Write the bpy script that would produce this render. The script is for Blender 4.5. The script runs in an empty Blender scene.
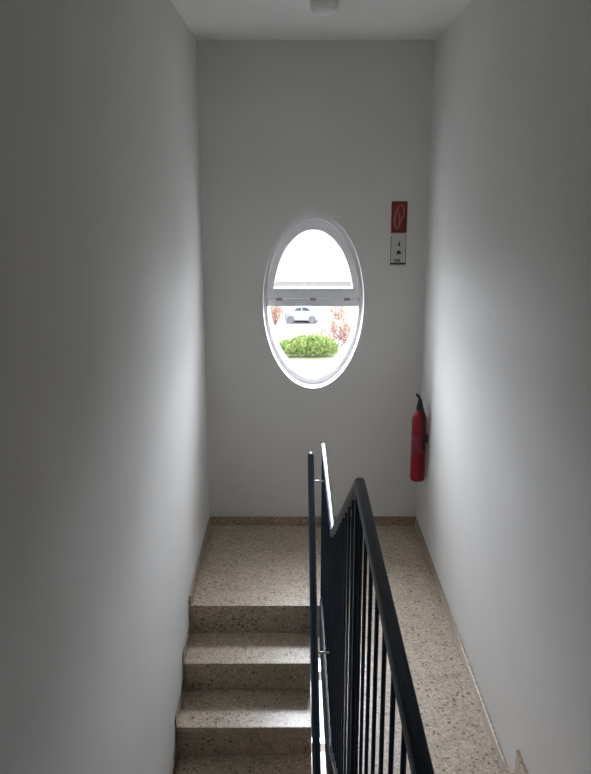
import bpy, bmesh, math, random
from mathutils import Vector, Matrix
random.seed(7)
C = bpy.context.scene.collection
sc = bpy.context.scene

# ------------------------------------------------------------------ camera, sky, exposure
EYE = 2.275
PITCH = math.radians(13.85)
cam = bpy.data.cameras.new('camera'); cam_o = bpy.data.objects.new('camera', cam); C.objects.link(cam_o)
cam.sensor_fit = 'VERTICAL'; cam.sensor_height = 24.0; cam.lens = 24.0 * 800 / 774
cam.clip_start = 0.02; cam.clip_end = 300
cam_o.location = (0, 0, EYE); cam_o.rotation_euler = (math.pi / 2 - PITCH, 0, 0)
sc.camera = cam_o

world = bpy.data.worlds.new('overcast_sky'); sc.world = world; world.use_nodes = True
nt = world.node_tree; nt.nodes.clear()
wo = nt.nodes.new('ShaderNodeOutputWorld'); bg = nt.nodes.new('ShaderNodeBackground')
bg.inputs['Color'].default_value = (0.89, 0.915, 1.0, 1)
# overcast sky: a bright veil of cloud around the hidden sun ahead, dimmer all round
SUN_EL = math.radians(29)
wtc = nt.nodes.new('ShaderNodeTexCoord')
wdot = nt.nodes.new('ShaderNodeVectorMath'); wdot.operation = 'DOT_PRODUCT'
wdot.inputs[1].default_value = (-.05, math.cos(SUN_EL), math.sin(SUN_EL))
wmx = nt.nodes.new('ShaderNodeMath'); wmx.operation = 'MAXIMUM'; wmx.inputs[1].default_value = 0.0
wpw = nt.nodes.new('ShaderNodeMath'); wpw.operation = 'POWER'; wpw.inputs[1].default_value = 5.0
wml = nt.nodes.new('ShaderNodeMath'); wml.operation = 'MULTIPLY_ADD'; wml.inputs[1].default_value = 170.0; wml.inputs[2].default_value = 20.0
nt.links.new(wtc.outputs['Generated'], wdot.inputs[0]); nt.links.new(wdot.outputs['Value'], wmx.inputs[0])
nt.links.new(wmx.outputs[0], wpw.inputs[0]); nt.links.new(wpw.outputs[0], wml.inputs[0]); nt.links.new(wml.outputs[0], bg.inputs['Strength'])
nt.links.new(bg.outputs[0], wo.inputs[0])

def portal(name, loc, sx, sz):
    l = bpy.data.lights.new(name, 'AREA'); l.shape = 'RECTANGLE'; l.size = sx; l.size_y = sz
    l.cycles.is_portal = True
    o = bpy.data.objects.new(name, l); C.objects.link(o)
    o.location = loc; o.rotation_euler = (-math.pi / 2, 0, 0)      # faces -Y, into the stairwell
    return o
portal('window_daylight', (0.12, 5.68, 1.561), 0.70, 1.22)
portal('entrance_daylight', (0.14, 5.68, -1.75), 0.74, 1.44)

vs = sc.view_settings
vs.view_transform = 'Standard'; vs.look = 'None'; vs.gamma = 1.0; vs.use_curve_mapping = False
vs.exposure = -0.68
sc.cycles.max_bounces = 12; sc.cycles.diffuse_bounces = 8; sc.cycles.transparent_max_bounces = 16

# ------------------------------------------------------------------ materials
def rgb(c): return (c[0], c[1], c[2], 1)
def mat(name, col, rough=0.5, metal=0.0, spec=0.5, coat=0.0, noise=0.0, nscale=20.0, bump=0.0, bscale=200.0):
    m = bpy.data.materials.new(name); m.use_nodes = True
    t = m.node_tree; b = t.nodes['Principled BSDF']
    b.inputs['Base Color'].default_value = rgb(col); b.inputs['Roughness'].default_value = rough
    b.inputs['Metallic'].default_value = metal; b.inputs['Specular IOR Level'].default_value = spec
    b.inputs['Coat Weight'].default_value = coat
    tc = t.nodes.new('ShaderNodeTexCoord')
    if noise:
        n = t.nodes.new('ShaderNodeTexNoise'); n.inputs['Scale'].default_value = nscale; n.inputs['Detail'].default_value = 5
        t.links.new(tc.outputs['Object'], n.inputs['Vector'])
        r = t.nodes.new('ShaderNodeValToRGB')
        r.color_ramp.elements[0].position = 0.3; r.color_ramp.elements[1].position = 0.7
        r.color_ramp.elements[0].color = rgb([x * (1 - noise) for x in col])
        r.color_ramp.elements[1].color = rgb([min(1, x * (1 + noise)) for x in col])
        t.links.new(n.outputs['Fac'], r.inputs[0]); t.links.new(r.outputs[0], b.inputs['Base Color'])
    if bump:
        n2 = t.nodes.new('ShaderNodeTexNoise'); n2.inputs['Scale'].default_value = bscale; n2.inputs['Detail'].default_value = 3
        t.links.new(tc.outputs['Object'], n2.inputs['Vector'])
        bp = t.nodes.new('ShaderNodeBump'); bp.inputs['Strength'].default_value = bump; bp.inputs['Distance'].default_value = 0.002
        t.links.new(n2.outputs['Fac'], bp.inputs['Height']); t.links.new(bp.outputs[0], b.inputs['Normal'])
    return m

def terrazzo_mat(name, base, dark, light, rough=0.32):
    m = bpy.data.materials.new(name); m.use_nodes = True
    t = m.node_tree; b = t.nodes['Principled BSDF']; N = t.nodes.new; L = t.links.new
    tc = N('ShaderNodeTexCoord')
    def chips(scale, thr, w, seed):
        mp = N('ShaderNodeMapping'); mp.inputs['Location'].default_value = (seed, seed * .7, seed * 1.3)
        L(tc.outputs['Object'], mp.inputs[0])
        v = N('ShaderNodeTexVoronoi'); v.inputs['Scale'].default_value = scale; L(mp.outputs[0], v.inputs['Vector'])
        cr = N('ShaderNodeSeparateColor'); L(v.outputs['Color'], cr.inputs[0])
        sel = N('ShaderNodeMath'); sel.operation = 'LESS_THAN'; sel.inputs[1].default_value = thr; L(cr.outputs[0], sel.inputs[0])
        rad = N('ShaderNodeMath'); rad.operation = 'LESS_THAN'; rad.inputs[1].default_value = w; L(v.outputs['Distance'], rad.inputs[0])
        mu = N('ShaderNodeMath'); mu.operation = 'MULTIPLY'; L(sel.outputs[0], mu.inputs[0]); L(rad.outputs[0], mu.inputs[1])
        return mu.outputs[0]
    nz = N('ShaderNodeTexNoise'); nz.inputs['Scale'].default_value = 9; nz.inputs['Detail'].default_value = 8; nz.inputs['Roughness'].default_value = .7
    L(tc.outputs['Object'], nz.inputs['Vector'])
    rp = N('ShaderNodeValToRGB'); rp.color_ramp.elements[0].position = .3; rp.color_ramp.elements[1].position = .72
    rp.color_ramp.elements[0].color = rgb([x * .78 for x in base]); rp.color_ramp.elements[1].color = rgb([x * 1.18 for x in base])
    L(nz.outputs['Fac'], rp.inputs[0]); col = rp.outputs[0]
    for (scale, thr, w, seed, c) in ((95, .33, .48, 3, [x * .62 for x in base]), (80, .30, .5, 11, light), (62, .13, .42, 17, dark),
                                     (40, .06, .36, 29, dark), (70, .08, .42, 41, [base[0] * .8, base[1] * .55, base[2] * .42])):
        mx = N('ShaderNodeMix'); mx.data_type = 'RGBA'
        L(chips(scale, thr, w, seed), mx.inputs['Factor']); L(col, mx.inputs['A']); mx.inputs['B'].default_value = rgb(c)
        col = mx.outputs['Result']
    L(col, b.inputs['Base Color'])
    b.inputs['Roughness'].default_value = rough; b.inputs['Specular IOR Level'].default_value = 0.5
    return m

def glass_mat(name):
    m = bpy.data.materials.new(name); m.use_nodes = True
    t = m.node_tree; t.nodes.clear(); N = t.nodes.new
    out = N('ShaderNodeOutputMaterial'); tr = N('ShaderNodeBsdfTransparent'); gl = N('ShaderNodeBsdfGlossy')
    tr.inputs['Color'].default_value = (0.93, 0.95, 0.94, 1); gl.inputs['Roughness'].default_value = 0.0
    fr = N('ShaderNodeFresnel'); fr.inputs['IOR'].default_value = 1.45; mx = N('ShaderNodeMixShader')
    t.links.new(fr.outputs[0], mx.inputs[0]); t.links.new(tr.outputs[0], mx.inputs[1]); t.links.new(gl.outputs[0], mx.inputs[2])
    t.links.new(mx.outputs[0], out.inputs[0])
    return m

def leaf_mat(name, c0, c1):
    m = mat(name, c0, rough=.9, spec=.1)
    t = m.node_tree; b = t.nodes['Principled BSDF']
    n = t.nodes.new('ShaderNodeTexNoise'); n.inputs['Scale'].default_value = 6; n.inputs['Detail'].default_value = 4
    tc = t.nodes.new('ShaderNodeTexCoord'); t.links.new(tc.outputs['Object'], n.inputs['Vector'])
    r = t.nodes.new('ShaderNodeValToRGB'); r.color_ramp.elements[0].position = .38; r.color_ramp.elements[1].position = .62
    r.color_ramp.elements[0].color = rgb(c0); r.color_ramp.elements[1].color = rgb(c1)
    t.links.new(n.outputs['Fac'], r.inputs[0]); t.links.new(r.outputs[0], b.inputs['Base Color'])
    return m

M = dict(
    plaster=mat('white_plaster', (.73, .725, .71), rough=.85, spec=.25, noise=.03, nscale=1.6, bump=.25, bscale=160),
    ceiling=mat('ceiling_paint', (.80, .795, .78), rough=.9, spec=.2, noise=.02, nscale=2),
    terrazzo=terrazzo_mat('beige_terrazzo', (.48, .40, .315), (.19, .145, .11), (.61, .53, .43)),
    skirting=terrazzo_mat('brown_terrazzo', (.36, .285, .21), (.13, .095, .075), (.48, .40, .31)),
    steel=mat('anthracite_paint', (.005, .022, .042), rough=.42, spec=.28),
    plate=mat('matt_anthracite', (.009, .020, .031), rough=.65, spec=.2),
    bracket=mat('brushed_metal', (.45, .46, .47), rough=.35, metal=.9),
    pvc=mat('white_pvc', (.74, .74, .76), rough=.35, spec=.5),
    pvc_dark=mat('grey_seal', (.26, .26, .27), rough=.6),
    glass=glass_mat('clear_glass'),
    red=mat('red_enamel', (.23, .004, .016), rough=.35, spec=.3, coat=.05),
    black=mat('black_plastic', (.012, .012, .012), rough=.5),
    label=mat('extinguisher_label', (.19, .006, .028), rough=.5),
    signred=mat('sign_red', (.17, .006, .005), rough=.5),
    signlight=mat('sign_pale', (.36, .14, .10), rough=.5),
    signwhite=mat('sign_white', (.56, .56, .53), rough=.5),
    signblack=mat('sign_black', (.03, .03, .03), rough=.5),
    opal=mat('opal_glass', (.88, .88, .87), rough=.3, spec=.5),
    lampbase=mat('lamp_base', (.80, .80, .80), rough=.5),
    ground=mat('pale_paving', (.07, .067, .061), rough=.9, noise=.08, nscale=.6),
    grass=mat('lawn_green', (.085, .10, .045), rough=.9, noise=.25, nscale=3),
    facade=mat('pale_render', (.36, .355, .34), rough=.9, noise=.02, nscale=1),
    facadetrim=mat('facade_trim', (.27, .27, .28), rough=.7),
    hedge=leaf_mat('hedge_leaf', (.060, .110, .028), (.125, .140, .045)),
    pink=leaf_mat('pink_blossom', (.26, .125, .15), (.20, .17, .10)),
    rosy=leaf_mat('rose_leaf', (.24, .12, .11), (.19, .15, .09)),
    bark=mat('bark', (.07, .05, .035), rough=.9),
    carpaint=mat('silver_car_paint', (.16, .163, .17), rough=.5),
    carglass=mat('car_glass', (.035, .04, .045), rough=.15),
    tyre=mat('tyre_rubber', (.07, .07, .07), rough=.8),
)

# ------------------------------------------------------------------ helpers
def add_box(bm, x0, x1, y0, y1, z0, z1):
    v = [bm.verts.new((x, y, z)) for x in (x0, x1) for y in (y0, y1) for z in (z0, z1)]
    for f in ((0, 1, 3, 2), (4, 6, 7, 5), (0, 4, 5, 1), (2, 3, 7, 6), (0, 2, 6, 4), (1, 5, 7, 3)):
        bm.faces.new([v[i] for i in f])
def add_prism_x(bm, pts, x0, x1):
    """closed outline of (y, z) points swept between two x values"""
    a = [bm.verts.new((x0, y, z)) for y, z in pts]; b = [bm.verts.new((x1, y, z)) for y, z in pts]
    n = len(pts)
    bm.faces.new(a); bm.faces.new(b[::-1])
    for i in range(n):
        bm.faces.new((a[i], b[i], b[(i + 1) % n], a[(i + 1) % n]))
def add_prism_y(bm, pts, y0, y1):
    a = [bm.verts.new((x, y0, z)) for x, z in pts]; b = [bm.verts.new((x, y1, z)) for x, z in pts]
    n = len(pts)
    bm.faces.new(a); bm.faces.new(b[::-1])
    for i in range(n):
        bm.faces.new((a[i], b[i], b[(i + 1) % n], a[(i + 1) % n]))
def add_tube(bm, pts, r, seg=14, cap=True):
    pts = [Vector(p) for p in pts]; rings = []
    for i, p in enumerate(pts):
        d = (pts[min(i + 1, len(pts) - 1)] - pts[max(i - 1, 0)]).normalized()
        u = d.cross(Vector((0, 0, 1)))
        if u.length < 1e-3: u = d.cross(Vector((1, 0, 0)))
        u.normalize(); w = u.cross(d)
        rr = r[i] if isinstance(r, (list, tuple)) else r
        rings.append([bm.verts.new(p + (u * math.cos(a) + w * math.sin(a)) * rr) for a in [2 * math.pi * k / seg for k in range(seg)]])
    for a, b in zip(rings, rings[1:]):
        for k in range(seg):
            bm.faces.new((a[k], a[(k + 1) % seg], b[(k + 1) % seg], b[k]))
    if cap:
        bm.faces.new(rings[0][::-1]); bm.faces.new(rings[-1])
def add_lathe(bm, prof, cx, cy, cz, seg=28):
    rings = []
    for r, z in prof:
        if r < 1e-6: rings.append([bm.verts.new((cx, cy, cz + z))])
        else: rings.append([bm.verts.new((cx + r * math.cos(2 * math.pi * k / seg), cy + r * math.sin(2 * math.pi * k / seg), cz + z)) for k in range(seg)])
    for a, b in zip(rings, rings[1:]):
        for k in range(seg):
            k2 = (k + 1) % seg
            if len(a) == 1 and len(b) == 1: continue
            if len(a) == 1: bm.faces.new((a[0], b[k], b[k2]))
            elif len(b) == 1: bm.faces.new((a[k], a[k2], b[0]))
            else: bm.faces.new((a[k], a[k2], b[k2], b[k]))
def obj(name, bm, m, parent=None, smooth=False, bevel=0.0, origin=None):
    bmesh.ops.recalc_face_normals(bm, faces=bm.faces)
    if origin is not None:
        bmesh.ops.translate(bm, verts=bm.verts, vec=-Vector(origin))
    me = bpy.data.meshes.new(name); bm.to_mesh(me); bm.free()
    if smooth:
        for p in me.polygons: p.use_smooth = True
    me.materials.append(m)
    o = bpy.data.objects.new(name, me); C.objects.link(o)
    if origin is not None: o.location = origin
    if parent is not None:
        o.parent = parent
        if origin is None:
            o.matrix_parent_inverse = Matrix.Translation(-world_loc(parent))
    if bevel:
        md = o.modifiers.new('bevel', 'BEVEL'); md.width = bevel; md.segments = 2; md.limit_method = 'ANGLE'
    return o
def world_loc(o):
    v = Vector(o.location)
    if o.parent is not None:
        v = v + o.matrix_parent_inverse.translation + world_loc(o.parent)
    return v
def tag(o, label=None, cat=None, group=None, kind=None):
    if label: o['label'] = label
    if cat: o['category'] = cat
    if group: o['group'] = group
    if kind: o['kind'] = kind
    return o
def thing(name, label, cat, loc, group=None):
    o = bpy.data.objects.new(name, None); C.objects.link(o); o.location = loc; o.empty_display_size = .1
    return tag(o, label, cat, group)
def struct(name, bm, m, parent=None, **k):
    o = obj(name, bm, m, parent, **k)
    if parent is None: o['kind'] = 'structure'
    return o

# ------------------------------------------------------------------ the stairwell
XL, XR = -0.599, 0.842            # side walls
YB, YN = 5.20, -1.60            # window wall, wall behind the viewer
ZC, ZLOW = 3.154, -2.60         # ceiling, entrance level
XS = 0.142                      # edge of the passage slab over the stair opening
RISE, GO = 0.165, 0.30
YL = 4.08                       # front edge of the landing
WX, WZ, WA, WB = 0.117, 1.561, 0.330, 0.576      # oval window centre and half axes
WT = 0.46                       # wall thickness

def ell(a, b, t): return (WX + a * math.cos(t), WZ + b * math.sin(t))

# window wall with its oval opening; the part below the landing holds the entrance window
bm = bmesh.new()
n = 128
X0, X1, Z0, Z1 = XL, XR, -0.9, ZC
angs = [2 * math.pi * k / n for k in range(n)]
corner = [math.atan2(z - WZ, x - WX) % (2 * math.pi) for x in (X0, X1) for z in (Z0, Z1)]
angs = sorted(set(angs + corner))
def rect_hit(t):
    c, s = math.cos(t), math.sin(t); ks = []
    if c > 1e-9: ks.append((X1 - WX) / c)
    if c < -1e-9: ks.append((X0 - WX) / c)
    if s > 1e-9: ks.append((Z1 - WZ) / s)
    if s < -1e-9: ks.append((Z0 - WZ) / s)
    k = min(ks); return (WX + c * k, WZ + s * k)
def ell_dir(t):
    c, s = math.cos(t), math.sin(t); k = 1 / math.sqrt((c / WA) ** 2 + (s / WB) ** 2)
    return (WX + c * k, WZ + s * k)
F = [[bm.verts.new((p[0], y, p[1])) for p in pts] for y in (YB, YB + WT) for pts in ([ell_dir(t) for t in angs], [rect_hit(t) for t in angs])]
m_ = len(angs)
for i in range(m_):
    j = (i + 1) % m_
    bm.faces.new((F[0][i], F[0][j], F[1][j], F[1][i]))     # inner face
    bm.faces.new((F[2][j], F[2][i], F[3][i], F[3][j]))     # outer face
    bm.faces.new((F[0][j], F[0][i], F[2][i], F[2][j]))     # reveal
    bm.faces.new((F[1][i], F[1][j], F[3][j], F[3][i]))     # rim
EX0, EX1, EZ0, EZ1 = -0.20, 0.48, -2.45, -1.05             # entrance window opening
add_box(bm, XL, EX0, YB, YB + WT, ZLOW, -0.9); add_box(bm, EX1, XR, YB, YB + WT, ZLOW, -0.9)
add_box(bm, EX0, EX1, YB, YB + WT, EZ1, -0.9); add_box(bm, EX0, EX1, YB, YB + WT, ZLOW, EZ0)
struct('wall_back', bm, M['plaster'])

bm = bmesh.new(); add_box(bm, XL - .25, XL, YN - .2, YB + WT, ZLOW - .1, ZC + .2); struct('wall_left', bm, M['plaster'])
bm = bmesh.new(); add_box(bm, XR, XR + .25, YN - .2, YB + WT, ZLOW - .1, ZC + .2); struct('wall_right', bm, M['plaster'])
bm = bmesh.new(); add_box(bm, XL, XR, YN - .2, YN, ZLOW - .1, ZC + .2); struct('wall_near', bm, M['plaster'])
bm = bmesh.new(); add_box(bm, XL, XR, YN, YB + WT, ZC, ZC + .2); struct('ceiling', bm, M['ceiling'])
bm = bmesh.new(); add_box(bm, XL, XR, YN, YB + WT, ZLOW - .2, ZLOW); struct('floor_lower', bm, M['terrazzo'])

# landing and passage: one L-shaped slab
YU = 2.55                       # first riser of the flight up to the viewer
bm = bmesh.new()
top = [(XL, YB), (XL, YL), (XS, YL), (XS, YU), (XR, YU), (XR, YB)]
a = [bm.verts.new((x, y, 0)) for x, y in top]; b = [bm.verts.new((x, y, -.20)) for x, y in top]
bm.faces.new(a); bm.faces.new(b[::-1])
for i in range(6): bm.faces.new((a[i], b[i], b[(i + 1) % 6], a[(i + 1) % 6]))
struct('floor', bm, M['terrazzo'])

# skirting
bm = bmesh.new(); add_box(bm, XL, XR, YB - .012, YB, 0, .066); struct('baseboard_back', bm, M['skirting'], bevel=.002)
bm = bmesh.new(); add_box(bm, XR - .012, XR, YU + .055, YB - .012, 0, .060); struct('baseboard_right', bm, M['skirting'], bevel=.002)
bm = bmesh.new(); add_box(bm, XL, XL + .010, YL - .01, YB - .012, 0, .066); struct('baseboard_left', bm, M['skirting'], bevel=.002)

# ------------------------------------------------------------------ oval window
def ring(bm, a0, b0, a1, b1, y0, y1, t0=0, t1=2 * math.pi, n=96, cut_lo=None, cut_hi=None):
    closed = abs(t1 - t0 - 2 * math.pi) < 1e-6
    N_ = n if closed else n + 1
    R = []
    for k in range(N_):
        t = t0 + (t1 - t0) * k / n
        o, i = ell(a0, b0, t), ell(a1, b1, t)
        def cl(p):
            z = p[1]
            if cut_lo is not None: z = max(z, cut_lo)
            if cut_hi is not None: z = min(z, cut_hi)
            return (p[0], z)
        o, i = cl(o), cl(i)
        R.append([bm.verts.new((o[0], y0, o[1])), bm.verts.new((i[0], y0, i[1])), bm.verts.new((i[0], y1, i[1])), bm.verts.new((o[0], y1, o[1]))])
    for k in range(n):
        p, q = R[k], R[(k + 1) % N_]
        for e in range(4):
            bm.faces.new((p[e], q[e], q[(e + 1) % 4], p[(e + 1) % 4]))
    if not closed:
        bm.faces.new(R[0]); bm.faces.new(R[-1][::-1])
def bead(bm, n=96):
    # glazing bead sloping back to the pane
    R = []
    for k in range(n):
        t = 2 * math.pi * k / n
        R.append([bm.verts.new((p[0], y, p[1])) for p, y in ((ell(WA - .022, WB - .038, t), YF - .001), (ell(WA - .040, WB - .070, t), YF + .036), (ell(WA - .040, WB - .070, t), YF + .065), (ell(WA - .022, WB - .038, t), YF + .065))])
    for k in range(n):
        p, q = R[k], R[(k + 1) % n]
        for e in range(4):
            bm.faces.new((p[e], q[e], q[(e + 1) % 4], p[(e + 1) % 4]))
YF = YB + 0.115                 # front of the frame, set back in the reveal
bm = bmesh.new()
ring(bm, WA, WB, WA - .021, WB - .037, YF, YF + .07)
bead(bm)
win = struct('window_1', bm, M['pvc'], bevel=.002)
ZT0, ZT1 = 1.519, 1.641         # dividing bar
def half_w(z, a, b):
    return a * math.sqrt(max(0, 1 - ((z - WZ) / b) ** 2))
# lower bar: the transom of the frame
bm = bmesh.new(); w = half_w(ZT0, WA - .03, WB - .05)
add_box(bm, WX - w, WX + w, YF - .004, YF + .066, ZT0, ZT0 + .052)
struct('transom', bm, M['pvc'], win, bevel=.003)
# opening upper sash: thick arched rim and bottom rail
bm = bmesh.new()
zc = ZT0 + .056
t0 = math.asin((zc - WZ) / (WB - .040))
ring(bm, WA - .024, WB - .040, WA - .066, WB - .115, YF - .012, YF + .06, t0, math.pi - t0, 72, cut_lo=zc)
w = half_w(ZT1, WA - .030, WB - .050)
add_box(bm, WX - w, WX + w, YF - .011, YF + .058, zc, ZT1)
struct('sash', bm, M['pvc'], win, bevel=.003)
# panes
def pane(z_lo, z_hi, a, b, y):
    bm = bmesh.new(); pts = []
    for k in range(120):
        t = 2 * math.pi * k / 120; x, z = ell(a, b, t)
        if z_lo <= z <= z_hi: pts.append((t, x, z))
    pts.sort()
    if z_lo > -9 and z_hi < 9: pass
    P = [(x, z) for t, x, z in pts]
    if z_hi < 9:        # lower pane: close along the bar
        ww = half_w(z_hi, a, b); P = [(WX - ww, z_hi)] + P + [(WX + ww, z_hi)]
    else:
        ww = half_w(z_lo, a, b)
        P = sorted(P, key=lambda p: -p[0]); P = [(WX + ww, z_lo)] + P + [(WX - ww, z_lo)]
    cv = [bm.verts.new((x, y, z)) for x, z in P]; bm.faces.new(cv)
    return bm
struct('glass_pane', pane(ZT1 - .01, 99, WA - .060, WB - .105, YF + .03), M['glass'], win)
struct('glass_pane', pane(-99, ZT0 + .01, WA - .036, WB - .062, YF + .04), M['glass'], win)
for px in (-.225, 0.0, .225):
    bm = bmesh.new(); add_box(bm, WX + px - .020, WX + px + .020, YF - .0125, YF - .003, ZT0 + .040, ZT0 + .058)
    struct('drain_cap', bm, M['pvc_dark'], win, bevel=.002)

# entrance window under the landing
bm = bmesh.new(); f = .05
for b_ in ((EX0, EX0 + f, EZ0, EZ1), (EX1 - f, EX1, EZ0, EZ1), (EX0 + f, EX1 - f, EZ0, EZ0 + f), (EX0 + f, EX1 - f, EZ1 - f, EZ1)):
    add_box(bm, b_[0], b_[1], YB + .16, YB + .22, b_[2], b_[3])
win2 = struct('window_2', bm, M['pvc'])
for z in (-1.30, -1.93):
    bm = bmesh.new(); add_box(bm, EX0 + f, EX1 - f, YB + .16, YB + .22, z - .04, z + .04); struct('transom', bm, M['pvc'], win2)
bm = bmesh.new(); y = YB + .195
bm.faces.new([bm.verts.new(p) for p in ((EX0 + .02, y, EZ0 + .02), (EX1 - .02, y, EZ0 + .02), (EX1 - .02, y, EZ1 - .02), (EX0 + .02, y, EZ1 - .02))])
struct('glass_pane', bm, M['glass'], win2)

# ------------------------------------------------------------------ stair down from the landing (left)
XF = 0.081                      # open end of the steps
st = thing('staircase', 'speckled terrazzo stair going down from the landing beside the left wall', 'staircase', ((XL + XF) / 2, YL, 0))
NS = 15
for i in range(1, NS + 1):
    z = -RISE * i; y0 = YL - GO * i; y1 = YL - GO * (i - 1) - (.022 if i == 1 else 0)
    if z < ZLOW + .02: break
    bm = bmesh.new()
    pts = [(y1 + .02, z), (y0 - .012, z), (y0 - .012, z - .030), (y0, z - .030), (y0, z - RISE + .001), (y0 + .05, z - RISE), (y1 + .02, z - RISE)]
    add_prism_x(bm, pts, XL + .0065, XF)
    o = obj('step', bm, M['terrazzo'], st, bevel=.004)
zb = -RISE * 14
bm = bmesh.new()
add_prism_x(bm, [(YL - .01, -RISE - .01), (YL - .01, -RISE - .24), (YL - GO * 14, zb - RISE - .10), (YL - GO * 14, zb - RISE - .003), ], XL + .013, XF - .004)
# riser line of the landing front edge, and the sloping waist slab under the steps
obj('waist_slab', bm, M['plaster'], st)
# stepped skirting against the left wall
for i in range(0, 8):
    z = -RISE * (i + 1); y0 = YL - GO * (i + 1); y1 = YL - GO * i
    bm = bmesh.new()
    add_prism_x(bm, [(y1 - .008, z), (y0 - .012, z), (y0 - .012, z + .060), (y1 - .022, z + .060), (y1 - .022, z + RISE + .05), (y1 - .008, z + RISE + .05)], XL + .0012, XL + .0075)
    obj('skirting', bm, M['skirting'], st)

# ------------------------------------------------------------------ stair up to the viewer (right)
su = thing('staircase', 'terrazzo stair rising towards the viewer, only its stepped skirting showing low on the right wall', 'staircase', ((XS + XR) / 2, YU, 0))
for i in range(4):
    z1 = RISE * (i + 1); ya = YU - GO * i; yb_ = YU - GO * (i + 1) if i < 3 else YN + .004
    bm = bmesh.new(); add_box(bm, XS, XR - .0135, yb_, ya - .001, z1 - RISE - (0.2 if i == 0 else .05), z1)
    obj('step', bm, M['terrazzo'], su)
    bm = bmesh.new()
    add_box(bm, XR - .0125, XR - .0012, ya - GO, ya + (.045 if i == 0 else .02), .001 if i == 0 else z1 - .05, z1 + (.066 if i == 0 else .030))
    obj('skirting', bm, M['skirting'], su)
# ------------------------------------------------------------------ railing
RX = 0.150; RW = .0125          # plane of the railing and half width of its top rail
ZA = .962                       # rail height over the passage
ZB_ = ZA + 4 * RISE
YV, YP = 2.953, 1.765           # foot and head of the sloping length
YE = -1.55
rail = thing('stair_railing', 'dark anthracite metal railing with thin upright bars between the stair and the passage', 'railing', (RX, YL, 0))
def top_z(y):
    if y >= YV: return ZA
    if y <= YP: return ZB_
    return ZA + (YV - y) / (YV - YP) * (ZB_ - ZA)
T = .030
bm = bmesh.new()
add_prism_x(bm, [(YL, ZA), (YV, ZA), (YP, ZB_), (YE, ZB_), (YE, ZB_ - T), (YP + .006, ZB_ - T), (YV - .006, ZA - T), (YL, ZA - T)][::-1], RX - RW, RX + RW)
obj('top_rail', bm, M['steel'], rail, bevel=.0085)
FO = .26
def foot_z(y):
    if y >= YU + FO: return .055
    if y <= YU - 4 * GO + FO: return 4 * RISE + .055
    return .055 + (YU + FO - y) / (4 * GO) * 4 * RISE
bm = bmesh.new()
ya, yb_ = YU + FO, YU - 4 * GO + FO
add_prism_x(bm, [(YL, .07), (ya, .07), (yb_, .07 + 4 * RISE), (YE, .07 + 4 * RISE), (YE, .05 + 4 * RISE), (yb_, .05 + 4 * RISE), (ya, .05), (YL, .05)], RX - .008, RX + .008)
obj('bottom_rail', bm, M['steel'], rail)
bm = bmesh.new(); add_box(bm, RX - .010, RX + .010, YL - .022, YL - .002, .001, ZA - T + .005); obj('post', bm, M['steel'], rail, bevel=.002)
bm = bmesh.new(); add_box(bm, RX - .010, RX + .010, YP - .012, YP + .012, foot_z(YP) + .005, ZB_ - T + .005); obj('post', bm, M['steel'], rail, bevel=.002)
y = YL - .125
while y > 0.05:
    if abs(y - YP) > .04:
        bm = bmesh.new(); add_tube(bm, [(RX, y, foot_z(y) + .005), (RX, y, top_z(y) - T + .006)], .0043, 10)
        obj('baluster', bm, M['steel'], rail, smooth=False)
    y -= .125
# steel fascia along the slab edge and the flight
bm = bmesh.new()
add_prism_x(bm, [(YL - .001, .045), (ya, .045), (yb_, .045 + 4 * RISE), (YE, .045 + 4 * RISE), (YE, .40), (yb_ + .1, .40), (ya + .10, -.24), (YL - .001, -.24)], XS - .0055, XS - .0012)
obj('fascia_plate', bm, M['plate'], rail)
# round handrail on brackets, following the stair down
HX, HR = .0815, .0170
def hz(y): return .885 - (YL - y) * RISE / GO
bm = bmesh.new()
add_tube(bm, [(HX, YL + .012, hz(YL + .012)), (HX, YL, hz(YL)), (HX, 2.9, hz(2.9)), (HX, 1.4, hz(1.4)), (HX, -.2, hz(-.2))], HR, 18)
hr = obj('handrail', bm, M['steel'], rail, smooth=True)
bm = bmesh.new(); add_tube(bm, [(HX, YL + .012, hz(YL + .012)), (HX, YL + .018, hz(YL + .018))], [HR, HR * .75], 18)
obj('end_cap', bm, M['bracket'], hr, smooth=True)
for y in (3.935, 3.085):
    bm = bmesh.new(); add_tube(bm, [(HX, y, hz(y) - .006), (RX - .004, y, hz(y) - .006)], .0045, 10)
    obj('bracket', bm, M['bracket'], hr, smooth=True)

# ------------------------------------------------------------------ ceiling lamp
lx, ly = .137, 4.12
lamp = thing('ceiling_lamp', 'small round white ceiling lamp at the top edge of the photo', 'lamp', (lx, ly, ZC))
bm = bmesh.new(); add_lathe(bm, [(0, 0), (.070, 0), (.070, -.022), (.062, -.026), (0, -.026)], lx, ly, ZC); obj('base', bm, M['lampbase'], lamp, smooth=False)
bm = bmesh.new(); add_lathe(bm, [(.066, -.020), (.067, -.036), (.063, -.050), (.051, -.062), (.030, -.070), (.012, -.073), (0, -.0735)], lx, ly, ZC); obj('glass_shade', bm, M['opal'], lamp, smooth=True)

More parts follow.
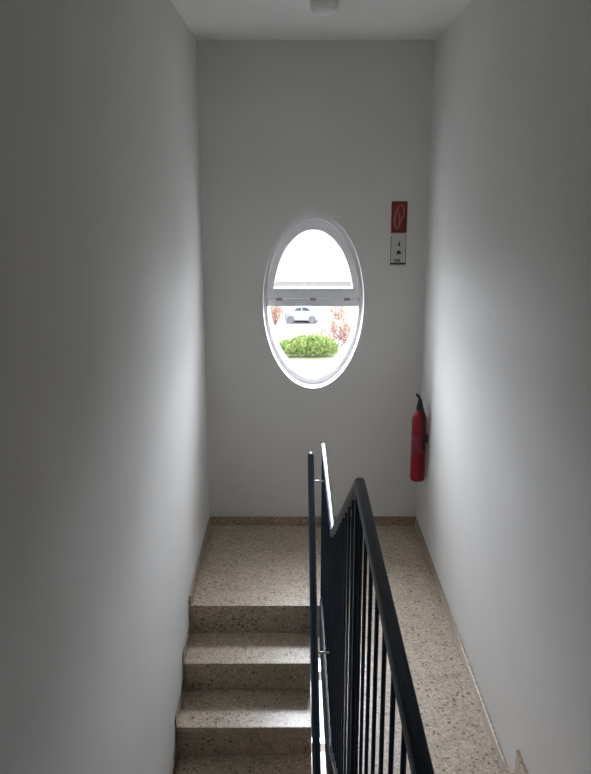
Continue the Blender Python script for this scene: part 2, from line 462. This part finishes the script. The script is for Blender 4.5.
# ------------------------------------------------------------------ fire extinguisher sign on the window wall
SX0, SX1 = .610, .710
SZ0, SZM, SZ1 = 1.807, 2.009, 2.204
sg = thing('safety_sign', 'narrow fire equipment sign, red square above a white panel, right of the oval window', 'sign', ((SX0 + SX1) / 2, YB, SZ0))
bm = bmesh.new(); add_box(bm, SX0, SX1, YB - .005, YB, SZM, SZ1); obj('red_panel', bm, M['signred'], sg, bevel=.001)
bm = bmesh.new(); add_box(bm, SX0, SX1, YB - .005, YB, SZ0, SZM - .002); obj('white_panel', bm, M['signwhite'], sg, bevel=.001)
W_, H_ = SX1 - SX0, SZ1 - SZM
def stroke(bm, pts, wd, y=YB - .0052):
    """flat ribbon through (u, v) points of the panel, real thickness 0.6 mm"""
    P = [Vector((SX0 + u * W_, SZM + v * H_)) for u, v in pts]
    Lf, Rt = [], []
    for i, p in enumerate(P):
        d = (P[min(i + 1, len(P) - 1)] - P[max(i - 1, 0)]).normalized(); nn = Vector((-d.y, d.x)) * wd * (.6 if i in (0, len(P) - 1) else 1)
        Lf.append(p + nn); Rt.append(p - nn)
    for i in range(len(P) - 1):
        q = [Lf[i], Lf[i + 1], Rt[i + 1], Rt[i]]
        a = [bm.verts.new((v.x, y - .0008, v.y)) for v in q]; b = [bm.verts.new((v.x, y + .0004, v.y)) for v in q]
        bm.faces.new(a); bm.faces.new(b[::-1])
        for k in range(4): bm.faces.new((a[k], b[k], b[(k + 1) % 4], a[(k + 1) % 4]))
bm = bmesh.new()
stroke(bm, [(.50, .90), (.36, .76), (.25, .58), (.20, .40), (.24, .24), (.40, .10), (.50, .20), (.60, .36), (.76, .52), (.80, .70), (.70, .86), (.56, .90)], .0055)
stroke(bm, [(.46, .22), (.52, .40), (.50, .56), (.42, .70)], .0045)
obj('emblem', bm, M['signlight'], sg)
bm = bmesh.new()
h2 = SZM - SZ0; e = .0035
for b_ in ((SX0, SX0 + e, SZ0, SZM - .02), (SX1 - e, SX1, SZ0, SZM - .02), (SX0 + e, SX1 - e, SZ0, SZ0 + .011)):
    add_box(bm, b_[0], b_[1], YB - .0060, YB - .0045, b_[2], b_[3])
obj('border', bm, M['signblack'], sg)
bm = bmesh.new(); cx = (SX0 + SX1) / 2 + .004
add_prism_y(bm, [(cx - .008, SZ0 + .66 * h2 - .012), (cx + .009, SZ0 + .66 * h2 - .016), (cx, SZ0 + .66 * h2 + .022)], YB - .0060, YB - .0045)
obj('triangle_mark', bm, M['signblack'], sg); bm = bmesh.new()
add_prism_y(bm, [(cx - .016, SZ0 + .385 * h2 - .012), (cx + .016, SZ0 + .385 * h2 - .010), (cx + .010, SZ0 + .385 * h2 + .006), (cx - .003, SZ0 + .385 * h2 + .014), (cx - .012, SZ0 + .385 * h2 + .006)], YB - .0060, YB - .0045)
obj('round_mark', bm, M['signblack'], sg)
for k in range(3):
    bm = bmesh.new(); add_box(bm, cx - .028 + .013 * k, cx - .019 + .013 * k, YB - .0060, YB - .0045, SZ0 + .022, SZ0 + .036); obj('small_mark', bm, M['signblack'], sg)
bm = bmesh.new(); add_box(bm, cx - .026, cx + .006, YB - .0060, YB - .0045, SZ0 + .015, SZ0 + .0195)
obj('underline', bm, M['signblack'], sg)

# ------------------------------------------------------------------ fire extinguisher on the right wall
ex_y, ex_x, ez = 4.87, .785, .457
ex = thing('fire_extinguisher', 'slim red fire extinguisher with black valve hung on the right wall', 'extinguisher', (ex_x, ex_y, ez))
R_ = .047
bm = bmesh.new()
add_lathe(bm, [(0, .004), (R_ * .80, .0), (R_ * .95, .006), (R_, .022), (R_, .395), (R_ * .94, .425), (R_ * .74, .448), (R_ * .45, .462), (R_ * .38, .468), (0, .468)], ex_x, ex_y, ez, 36)
obj('cylinder_body', bm, M['red'], ex, smooth=True)
bm = bmesh.new(); seg = 14
ri = []
for zz in (.19, .31):
    ri.append([bm.verts.new((ex_x + (R_ + .0006) * math.cos(a), ex_y + (R_ + .0006) * math.sin(a), ez + zz)) for a in [math.radians(205 + 130 * k / seg - 20) for k in range(seg + 1)]])
for k in range(seg): bm.faces.new((ri[0][k], ri[0][k + 1], ri[1][k + 1], ri[1][k]))
lb = obj('paper_label', bm, M['label'], ex, smooth=True)
md = lb.modifiers.new('thickness', 'SOLIDIFY'); md.thickness = .0006; md.offset = 1
bm = bmesh.new()
add_lathe(bm, [(0, .460), (.020, .460), (.022, .470), (.021, .500), (.016, .515), (.013, .535), (0, .537)], ex_x, ex_y, ez, 20)
obj('valve', bm, M['black'], ex, smooth=True)
bm = bmesh.new()
add_prism_y(bm, [(ex_x + .012, ez + .512), (ex_x + .010, ez + .535), (ex_x - .006, ez + .566), (ex_x - .020, ez + .578), (ex_x - .029, ez + .566), (ex_x - .024, ez + .554), (ex_x - .012, ez + .548), (ex_x - .010, ez + .520)], ex_y - .012, ex_y + .012)
obj('lever', bm, M['black'], ex, bevel=.002)
bm = bmesh.new()
add_tube(bm, [(ex_x + .004, ex_y - .018, ez + .495), (ex_x + .012, ex_y - .045, ez + .490), (ex_x + .018, ex_y - .064, ez + .45), (ex_x + .022, ex_y - .064, ez + .36), (ex_x + .024, ex_y - .060, ez + .22)], [.007, .007, .007, .007, .009], 12)
obj('hose', bm, M['black'], ex, smooth=True)
bm = bmesh.new()
add_box(bm, XR - .004, XR - .0012, ex_y - .016, ex_y + .016, ez + .25, ez + .31); add_box(bm, ex_x + .030, XR - .004, ex_y - .014, ex_y + .014, ez + .26, ez + .30)
obj('wall_bracket', bm, M['black'], ex)

# ------------------------------------------------------------------ outside, seen through the oval window
ZG = -2.60
bm = bmesh.new(); add_box(bm, -40, 40, YB + WT, 90, ZG - .3, ZG); struct('ground', bm, M['ground'])
bm = bmesh.new(); add_box(bm, -4.2, 4.6, 20.6, 25.2, ZG, ZG + .04); o = obj('lawn', bm, M['grass'])
tag(o, 'strip of pale green lawn outside in front of the hedge', 'lawn')
def leaves(bm, c, rad, n, size, zmin):
    c = Vector(c)
    for _ in range(n):
        while True:
            d = Vector((random.uniform(-1, 1), random.uniform(-1, 1), random.uniform(-1, 1)))
            if .35 < d.length < 1: break
        p = c + Vector((d.x * rad[0], d.y * rad[1], d.z * rad[2]))
        if p.z < zmin + size * 1.5: continue
        a = Vector((random.gauss(0, 1), random.gauss(0, 1), random.gauss(0, 1))).normalized(); b = a.orthogonal().normalized()
        s = size * random.uniform(.7, 1.3)
        v = [bm.verts.new(p + a * s), bm.verts.new(p + b * s * .45), bm.verts.new(p - a * s), bm.verts.new(p - b * s * .45)]
        bm.faces.new((v[0], v[1], v[2])); bm.faces.new((v[0], v[2], v[3]))
def bush(name, label, cat, loc, blobs, m, size, dens, group=None):
    t = thing(name, label, cat, loc, group)
    bm = bmesh.new()
    for (dx, dy, dz, rx, ry, rz) in blobs:
        leaves(bm, (loc[0] + dx, loc[1] + dy, loc[2] + dz), (rx, ry, rz), int(dens * rx * ry * rz ** .5 * 100) + 60, size, loc[2])
    obj('foliage', bm, m, t)
    bm = bmesh.new()
    for k in range(3):
        dx, dy, dz = blobs[k % len(blobs)][:3]
        add_tube(bm, [(loc[0] + dx * .2, loc[1], loc[2] + .002), (loc[0] + dx * .2, loc[1], loc[2] + .05), (loc[0] + dx * .7, loc[1] + dy * .5, loc[2] + dz * .6), (loc[0] + dx, loc[1] + dy, loc[2] + dz)], [.025, .025, .018, .010], 8)
    obj('stem', bm, M['bark'], t)
    return t
G = ZG + .04
bush('hedge', 'low rounded green hedge on the lawn outside the oval window', 'hedge', (.28, 23.5, G),
     [(-.50, 0, .22, .38, .35, .30), (-.10, .05, .27, .40, .38, .36), (.30, 0, .30, .42, .38, .38), (.66, .05, .24, .34, .33, .30)], M['hedge'], .04, 260)
bush('flowering_shrub', 'tall loose pink blossoming shrub outside, right of the green hedge', 'shrub', (1.28, 24.4, G),
     [(-.25, 0, .55, .30, .3, .40), (.12, .05, .75, .32, .3, .50), (.38, 0, .50, .28, .3, .40), (0, .05, 1.25, .26, .3, .28)], M['pink'], .04, 110)
bush('flowering_shrub', 'small reddish shrub outside at the left edge of the lower pane', 'shrub', (-.74, 29.5, ZG),
     [(-.15, 0, .35, .22, .25, .30), (.10, .03, .42, .22, .25, .34), (-.02, 0, .62, .18, .2, .2)], M['rosy'], .04, 120)
# parked car
cx0, cy0 = .22, 30.2
car = thing('car', 'grey car parked outside beyond the green hedge', 'car', (cx0, cy0, ZG))
bm = bmesh.new()
prof = [(-.62, .09), (-.64, .34), (-.58, .42), (-.34, .46), (-.18, .62), (.18, .64), (.40, .50), (.60, .46), (.65, .36), (.64, .09)]
add_prism_y(bm, [(cx0 + x, ZG + z) for x, z in prof], cy0 - .40, cy0 + .40); obj('body', bm, M['carpaint'], car, bevel=.03)
bm = bmesh.new()
for s in (-1, 1):
    y0, y1 = sorted((cy0 + s * .398, cy0 + s * .406)); bm = bmesh.new()
    add_prism_y(bm, [(cx0 + x, ZG + z) for x, z in [(-.27, .47), (-.15, .59), (-.01, .60), (-.01, .47)]], y0, y1)
    obj('side_window', bm, M['carglass'], car); bm = bmesh.new()
    add_prism_y(bm, [(cx0 + x, ZG + z) for x, z in [(.03, .47), (.03, .60), (.17, .60), (.32, .50), (.30, .47)]], y0, y1)
    obj('side_window', bm, M['carglass'], car)
for x in (-.40, .40):
    for s in (-1, 1):
        bm = bmesh.new(); add_tube(bm, [(cx0 + x, cy0 + s * .30, ZG + .14), (cx0 + x, cy0 + s * .415, ZG + .14)], .14, 20); obj('wheel', bm, M['tyre'], car)
# pale house across the street
hs = thing('house', 'pale overexposed house front across the street behind the upper pane', 'building', (1.5, 44, ZG))
bm = bmesh.new(); add_box(bm, -9, 12, 44, 52, ZG, 5.2); obj('facade', bm, M['facade'], hs)
bm = bmesh.new(); add_box(bm, -9.1, 12.1, 43.9, 44.0, -1.9, -1.75); obj('plinth_band', bm, M['facadetrim'], hs)
for x in (-4.2, -.8, 2.0, 5.0):
    bm = bmesh.new(); add_box(bm, x - .32, x + .32, 43.96, 44.02, -.6, .75); obj('window', bm, M['facadetrim'], hs)
